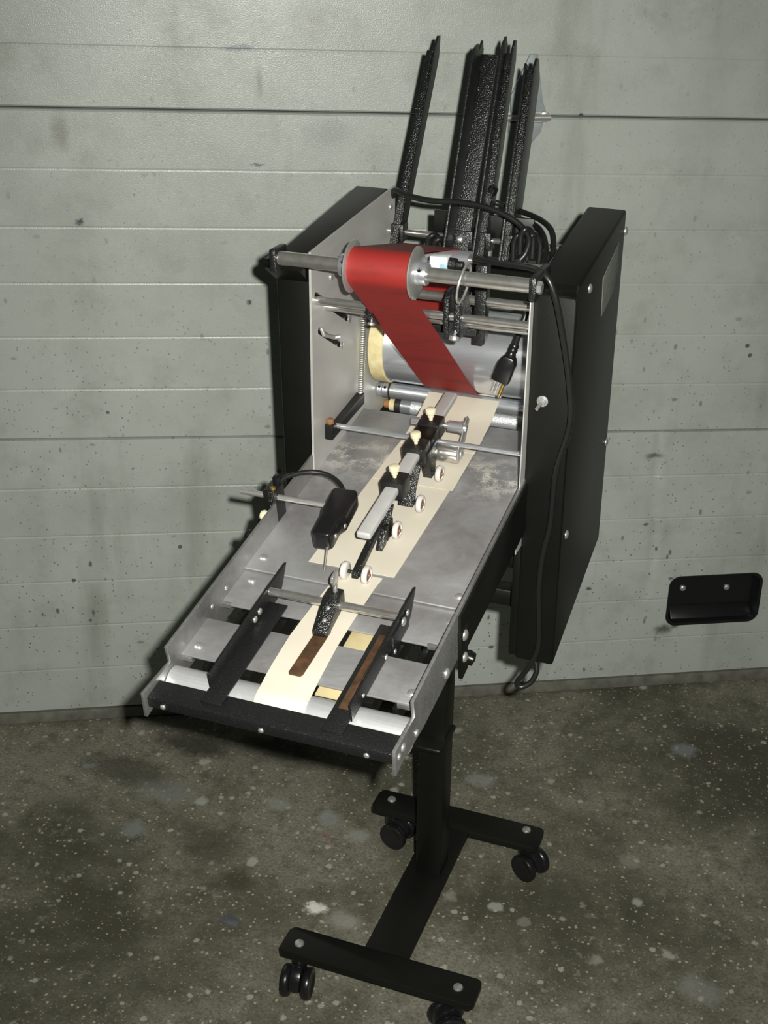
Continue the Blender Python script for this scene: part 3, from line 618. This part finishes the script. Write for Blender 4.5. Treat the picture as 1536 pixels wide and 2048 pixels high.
for s_, n_, k_ in ((-.030, .018, 1.0), (-.014, .020, .7), (-.062, -.004, .6), (-.085, .006, .6), (-.160, .010, .5)): screw((.0938 if s_ > -.066 else .0914, s_, n_), (1, 0, 0), gr_, k_, CV)
m = MB(); m.cyl((-.0865, -.0290, .0230), (.0890, -.0290, .0230), .0056, 20, .0006); part('guide_rod', m, 'steel_polished', machine, CV)
m = MB(); m.prism([(-.012, .036), (-.012, .013), (-.030, .010), (-.074, .0045), (-.074, .013), (-.036, .036)], 0, -.010, .0105, .002); fc = part('finger_clamp', m, 'black_sparkle', machine, CV)
for s_, n_ in ((-.0465, .030), (-.060, .0215)): screw((.002, s_, n_), (0, -.5, .85), fc, .5, CV)
m = MB(); m.prism([(-.0105, -.144), (-.0085, -.1475), (.0060, -.1475), (.0080, -.144), (.0100, -.060), (-.0085, -.060)], 2, .0045, .0058, .0003); part('spring_finger', m, 'rusty_steel', fc, CV, 'brown rusted flat spring finger')
m = MB(); m.cyl((.001, -.020, .034), (.001, -.018, .046), .003, 12)
m.prism([(-.024, .045), (-.012, .045), (-.0075, .056), (-.0090, .062), (-.0135, .0635), (-.0225, .0635), (-.027, .062), (-.0285, .056)], 0, -.0007, .0027, .0008); part('wing_screw', m, 'zinc', fc, CV)

# --- hold-down bar with blocks, arms and wheels
BA, BB = Vector((0, .081, .0555)), Vector((0, .452, .0625)); bd = (BB-BA).normalized()
HM = CV @ frame(BA, Vector((1, 0, 0)), bd, Vector((1, 0, 0)).cross(bd))   # local: x, along bar, up; z=0 is the bar's top
m = MB(); m.box((-.0100, .0100), (0, .372), (-.0105, 0), .0030, 3); part('hold_down_bar', m, 'aluminium_matte', machine, HM)
def slide_block(l0, l1, arm_to, n_knob=True):
    m = MB(); m.box((-.0165, .0165), (l0, l1), (-.020, .0075), .0018); b = part('slide_block', m, 'black_crinkle', machine, HM)
    lc = (l0+l1)/2
    m = MB(); m.lathe([(.0030, 0), (.0030, .005), (.0048, .0055), (.0050, .0100), (.0072, .0110), (.0078, .0130), (.0076, .0175), (.0065, .0185), (.001, .0188)], (0, lc, .007), (0, 0, 1), 18); part('thumb_knob', m, 'nylon_cream', b, HM)
    return b
b3 = slide_block(.108, .138, None); b2 = slide_block(.196, .226, None); b1 = slide_block(.262, .292, None)
m = MB(); m.box((-.0165, .0165), (.226, .262), (-.018, .0045), .0015); part('bridge_block', m, 'black_paint', machine, HM)
WH = MB(); WH.lathe([(.0045, 0), (.0112, .0002), (.0124, .0014), (.0124, .0064), (.0112, .0076), (.0090, .0076), (.0080, .005), (.003, .005)], (-.0038, 0, 0), (1, 0, 0), 28); wh_me = WH.mesh('guide_wheel', 'wheel_white', 50)
HUB = MB(); HUB.lathe([(.0074, .0), (.0074, .0012), (.0030, .0022), (.0024, .0042), (.0005, .0045)], (.0014, 0, 0), (1, 0, 0), 18); hub_me = HUB.mesh('wheel_hub', 'hub_brown', 40)
def wheel(x, s, arm_o, flip=1, n=.0140):
    Mw = CV @ Matrix.Translation((x, s, n)) @ (Matrix.Rotation(math.pi, 4, 'Z') if flip < 0 else I4)
    part('guide_wheel', wh_me, None, arm_o, Mw); part('wheel_hub', hub_me, None, arm_o, Mw)
    m = MB(); m.cyl((x-flip*.012, s, n), (x, s, n), .0024, 10); part('axle', m, 'black_crinkle', arm_o, CV)
def arm_part(poly, x0, x1): m = MB(); m.prism(poly, 0, x0, x1, .0008); return part('wheel_arm', m, 'black_sparkle', machine, CV)
# front pair on a long arm
a0 = arm_part([(.150, .030), (.128, .032), (.046, .017), (.043, .009), (.052, .007), (.120, .022), (.150, .020)], -.0040, .0050)
wheel(-.0150, .0500, a0, -1); wheel(.0150, .0490, a0, 1)
m = MB(); m.prism([(.160, .046), (.168, .046), (.130, .004), (.115, .004)], 0, .0015, .0115, .0006); ab = part('wheel_arm', m, 'black_sparkle', machine, CV)
m = MB(); m.box((.0060, .0120), (.136, .160), (.006, .030), .001); part('arm_stop', m, 'black_paint', ab, CV)
wheel(.0190, .1540, ab, 1)
ac = arm_part([(.262, .052), (.270, .052), (.240, .020), (.236, .004), (.224, .004)], -.0065, .0165)
wheel(.0285, .2230, ac, 1)
ad = arm_part([(.290, .052), (.334, .054), (.330, .036), (.316, .004), (.302, .004), (.296, .030)], .0050, .0185)
wheel(.0300, .3030, ad, 1)
# solenoid beside the rear blocks
m = MB(); m.lathe([(.004, 0), (.0105, .0005), (.0130, .002), (.0130, .032), (.0115, .034), (.003, .034)], (.0125, .346, .0225), (1, 0, 0), 24); so = part('solenoid', m, 'steel_polished', machine, CV)
m = MB(); m.prism([(.338, .012), (.366, .012), (.370, .030), (.394, .056), (.386, .066), (.376, .062), (.338, .034)], 0, .0455, .0475, .0005); part('solenoid_plate', m, 'zinc', so, CV)
screw((.0473, .350, .0225), (1, 0, 0), so, .9, CV)
m = MB(); m.lathe([(.0045, 0), (.0045, .012), (.0085, .0125), (.0085, .030), (.0095, .0305), (.0095, .035), (.006, .036), (.005, .040), (.001, .0405)], (.010, .372, .053), (1, 0, 0), 16); part('adjuster', m, 'aluminium_bright', machine, CV)
m = MB(); m.lathe([(.004, 0), (.004, .010), (.006, .0105), (.006, .022), (.003, .024)], (-.012, .372, .053), (-1, 0, 0), 14); part('adjuster', m, 'aluminium_bright', machine, CV)

# --- microswitch on its rod
m = MB(); m.box((-.1730, -.1535), (.142, .172), (-.006, .050), .0025); mb_ = part('switch_post', m, 'black_sparkle', machine, CV)
m = MB(); m.lathe([(.0042, 0), (.0042, .002), (.003, .003)], (-.1600, .150, .0500), (0, 0, 1), 12); part('clamp_screw', m, 'brass', mb_, CV)
m = MB(); m.box((-.1655, -.1555), (.160, .172), (.048, .062), .002); part('cable_guard', m, 'black_plastic', mb_, CV)
m = MB(); m.box((-.1790, -.1588), (.128, .172), (-.030, .010), .002); part('switch_bracket', m, 'black_paint', machine, CV)
m = MB(); m.cyl((-.2100, .150, .0370), (-.0770, .152, .0370), .0042, 16, .0006); part('switch_rod', m, 'zinc', machine, CV)
SWM = CV @ Matrix.Translation((-.0600, .133, .036)) @ Matrix.Rotation(R(3), 4, 'Z') @ Matrix.Rotation(R(4), 4, 'X')
m = MB(); m.prism([(-.018, .046), (.016, .046), (.018, .040), (.018, -.012), (.0125, -.022), (.0125, -.050), (.008, -.056), (-.012, -.056), (-.0165, -.050), (-.0165, -.012), (-.019, -.004)], 2, -.015, .013, .004, 3)
swb = part('switch_body', m, 'black_plastic', machine, SWM)
for x, y in ((.0128, -.040), (.0185, -.018)): screw((x, y, .0), (1, 0, 0), swb, .6, SWM)
q = SWM @ Vector((.005, -.054, -.008)); e = CV @ Vector((-.0490, .0575, .0006))
m = MB(); m.tube([q, q.lerp(e, .5), e], .0017, 8); part('switch_wire', m, 'steel_dark', swb)
cpts = bez([CV @ Vector(p) for p in ((-.158, .166, .050), (-.150, .180, .054), (-.125, .202, .052), (-.100, .206, .048), (-.078, .196, .042), (-.066, .178, .036))], 8)
m = MB(); m.tube(cpts, .0035, 10); part('switch_cable', m, 'cord_rubber', machine)
for s_ in (.118, .070):
    m = MB(); m.lathe([(.003, 0), (.007, .001), (.008, .006), (.006, .010), (.001, .011)], (-.1600, s_+.008, .020), (-1, 0, .1), 14); part('side_knob', m, 'nylon_cream' if s_ > .1 else 'black_plastic', machine, CV)

# --- under frame to the stand
m = MB(); m.box((-.135, .134), (-.030, .0), (.694, .722), .003); part('cross_tube', m, 'black_paint', machine)
m = MB(); m.box((-.156, .1562), (-.055, -.035), (.775, .800), .003); part('cross_tube', m, 'black_paint', machine)
m = MB(); m.box((-.10, .10), (-.02, .07), (.862, .874), .002); part('mount_plate', m, 'black_paint', machine)

# ================================================================= RED BELT (rests on spool and drum)
def arcp(cy, cz, r, a0, a1, n): return [(cy+r*math.cos(R(a0+(a1-a0)*k/n)), cz+r*math.sin(R(a0+(a1-a0)*k/n))) for k in range(n+1)]
RS, RD, RI = .0248, DR+.0012, .0140
def tangent(c0, r0, c1, r1, side):
    """external tangent of two circles, side=+1 / -1; returns contact angle in degrees"""
    d = Vector((c1[0]-c0[0], c1[1]-c0[1])); L = d.length; base = math.atan2(d.y, d.x); return math.degrees(base + side*math.acos((r0-r1)/L))
cS, cD, cI = (BY, BZ), (DY, DZ), (.055, 1.203)
aF = tangent(cS, RS, cD, RD, -1)        # front strand, spool to drum
aT = tangent(cI, RI, cS, RS, -1)        # top strand, idler to spool
aB = tangent(cD, RD, cI, RI, -1)
path = arcp(DY, DZ, RD, 40, aB, 6) if False else []
pI0 = aT - 100
path = [(DY-.012, DZ+RD+.006)] if False else []
path += arcp(cI[0], cI[1], RI, -20, aT, 12)
path += arcp(cS[0], cS[1], RS, aT, aF if aF > aT else aF+360, 18)
aD0 = aF % 360
path += arcp(DY, DZ, RD, aD0, 262, 8)
# resample long strands so the belt can shift sideways smoothly
full = [path[0]]
for p, q in zip(path, path[1:]):
    n = max(1, int(math.dist(p, q)/.012))
    full += [(p[0]+(q[0]-p[0])*k/n, p[1]+(q[1]-p[1])*k/n) for k in range(1, n+1)]
tail = [(.125, 1.09), (.105, 1.13), (.085, 1.165)]
full = tail + full
acc = [0.]
for p, q in zip(full, full[1:]): acc.append(acc[-1]+math.dist(p, q))
iI = 12; iS0 = min(i for i, p in enumerate(full) if math.dist(p, cS) < RS+.001)
iS = max(i for i, p in enumerate(full) if math.dist(p, cS) < RS+.001)
grid = []
for i, (y, z) in enumerate(full):
    k = max(0., (acc[i]-acc[iS])/(acc[-1]-acc[iS])); sh = .0112*k
    row = []
    for j in range(9):
        t = j/8; kt = min(1., max(0., (acc[i]-acc[iI])/(acc[iS0]-acc[iI]))); x = -.0845 + .0845*t + .0112*kt + sh
        wv_ = .0012*math.sin(math.pi*k)*math.sin(2*math.pi*t+1.)
        row.append((x, y - wv_, z + wv_*.5))
    grid.append(row)
m = MB(); m.sheet(grid, .0009)
tag(part('red_belt', m, 'red_fabric', None, Matrix.Translation((0, 0, 0)), smooth=60), 'worn red fabric belt running from the spool down to the drum', 'belt')

# ================================================================= PAPER
def sheet_obj(name, outline_rows, label, grp, cols=7, th=.0006):
    """outline_rows: list of (s, n, xl, xr)"""
    g = [[tuple(CV @ Vector((xl+(xr-xl)*j/(cols-1), s, n))) for j in range(cols)] for s, n, xl, xr in outline_rows]
    m = MB(); m.sheet(g, th); return tag(part(name, m, 'cream_paper', None, smooth=50), label, 'paper', grp)
g_ = 'cream paper sheets on the machine table'
def rows(s0, s1, n0, n1, xl0, xr0, xl1, xr1, k=8, up=.0):
    return [(s0+(s1-s0)*i/k, n0+(n1-n0)*i/k + up*math.sin(math.pi*i/k), xl0+(xl1-xl0)*i/k, xr0+(xr1-xr0)*i/k) for i in range(k+1)]
sheet_obj('paper_sheet', rows(.0700, .3050, .0012, .0008, -.0765, .0450, -.0670, .0520), 'cream paper sheet under the front wheels of the hold-down bar', g_)
sheet_obj('paper_sheet', rows(.2830, .4300, .0022, .0018, -.0670, .0560, -.0590, .0570, 8, .0008), 'cream paper sheet under the solenoid and rear wheels', g_)
sheet_obj('paper_sheet', rows(.3850, .4700, .0032, .0040, -.0600, .0575, -.0610, .0560, 4) + rows(.4800, .5600, .0052, .0160, -.0612, .0558, -.0640, .0520, 8), 'cream paper sheet rising to the red belt at the drum', g_)
# long front strip curling over the front roller
srow = [(.060, .0038, -.0195, .0330), (.035, .0042, -.0280, .0305), (-.02, .0040, -.0330, .0285), (-.08, .0036, -.0370, .0270), (-.13, .0030, -.0365, .0285), (-.150, .0020, -.0360, .0290)]
for k in range(0, 9):
    a_ = R(82+k*15); srow.append((-.1755+.0222*math.cos(a_), -.0228+.0222*math.sin(a_), -.0355, .0295))
sheet_obj('paper_strip', srow, 'narrow cream paper strip curling over the front roller', g_)

# ================================================================= POWER CORD
cord = []
def pxs(lst): return [at(x, y, 1, yy) for x, y, yy in lst]
A_ = bez(pxs([(786, 392, .196), (790, 380, .185), (815, 391, .165), (860, 401, .150), (920, 405, .145), (970, 414, .140), (1012, 431, .135), (1042, 452, .130), (1058, 478, .120), (1052, 505, .110), (1040, 520, .105)]), 8)
B_ = bez(pxs([(983, 402, .25), (1008, 411, .25), (1045, 424, .23), (1078, 438, .20), (1101, 458, .17), (1107, 485, .15), (1104, 520, .12), (1085, 540, .10)]), 8)
C_ = bez(pxs([(1000, 425, .25), (1045, 440, .23), (1072, 452, .20), (1086, 470, .17), (1092, 500, .14), (1086, 530, .11)]), 8)
D_ = bez(pxs([(952, 517, -.02), (1000, 527, -.05), (1045, 533, -.085), (1075, 540, -.128), (1095, 556, -.142), (1112, 600, -.142), (1127, 680, -.132), (1139, 770, -.125), (1140, 850, -.121), (1112, 945, -.114), (1100, 1050, -.107), (1085, 1113, -.103), (1078, 1174, -.100), (1078, 1234, -.097), (1076, 1295, -.094), (1056, 1336, -.094), (1034, 1364, -.092), (1042, 1374, -.090), (1062, 1364, -.085), (1073, 1342, -.080), (1070, 1318, -.075)]), 8)
m = MB(); m.tube(D_, .0042, 10); pc = part('power_cord', m, 'cord_rubber', machine)
for P_ in (A_, B_, C_): m = MB(); m.tube(P_, .0045, 10); part('cord_loop', m, 'cord_rubber', pc)
for k, (x0, y0) in enumerate(((1054, 458), (1068, 470), (1040, 470), (880, 478), (868, 470))):
    yy = .12 + .01*k
    l_ = bez(pxs([(x0-14, y0+50, yy), (x0-12, y0+15, yy), (x0-4, y0+1, yy), (x0+6, y0+3, yy+.008), (x0+12, y0+20, yy+.012), (x0+10, y0+58, yy+.012)]), 6)
    m = MB(); m.tube(l_, .0045, 10); part('cord_loop', m, 'cord_rubber', pc)
# plug
E_ = bez(pxs([(1075, 560, .06), (1060, 600, .04), (1048, 640, .025), (1036, 672, .02), (1029, 692, .02)]), 6)
m = MB(); m.tube(E_, .0046, 10); part('cord_loop', m, 'cord_rubber', pc)
t0, t1 = at(1031, 688, 1, .02), at(1000, 762, 1, .02); d_ = (t1-t0).normalized(); L_ = (t1-t0).length
PX = Vector((0, -1, 0)).cross(d_).normalized(); PM = frame(t0, PX, d_.cross(PX), d_)
m = MB(); m.lathe([(.0050, 0), (.0065, .002), (.0065, .005), (.0052, .006), (.0068, .008), (.0068, .012), (.0055, .013), (.0072, .016), (.0072, .021), (.006, .022)], (0, 0, 0), (0, 0, 1), 16)
plug = part('plug', m, 'black_plastic', pc, PM)
m = MB(); prof = []
m.prism([(.020, -.0075), (.028, -.0120), (.036, -.0135), (L_, -.0135), (L_, .0135), (.036, .0135), (.028, .0120), (.020, .0075)], 1, -.0095, .0095, .003, 2); part('plug_body', m, 'black_plastic', pc, PM)
for x, nm, mt in ((-.0060, 'prong', 'zinc'), (.0065, 'ground_pin', 'brass')):
    m = MB()
    if nm == 'prong': m.box((x-.0016, x+.0016), (-.0045, .0025), (L_-.001, L_+.020), .0004)
    else: m.lathe([(.0026, 0), (.0028, .022), (.0020, .026), (.0005, .027)], (x, -.002, L_-.001), (0, 0, 1), 12)
    part(nm, m, mt, pc, PM)
m = MB(); m.box((-.0016, .0016), (.0030, .0085), (L_-.001, L_+.018), .0004); part('prong', m, 'zinc', pc, PM)

# ================================================================= little things on the floor
c0 = at(460, 1841, 2, 0.)
m = MB(); m.prism([(-.018, -.009), (.016, -.012), (.019, .004), (.006, .011), (-.015, .008)], 2, .0004, .0022, .0005)
tag(part('metal_scrap', m, 'scrap_metal', None, Matrix.Translation((c0.x, c0.y, -.0006))), 'small flat dark bluish-grey scrap lying on the concrete', 'scrap')
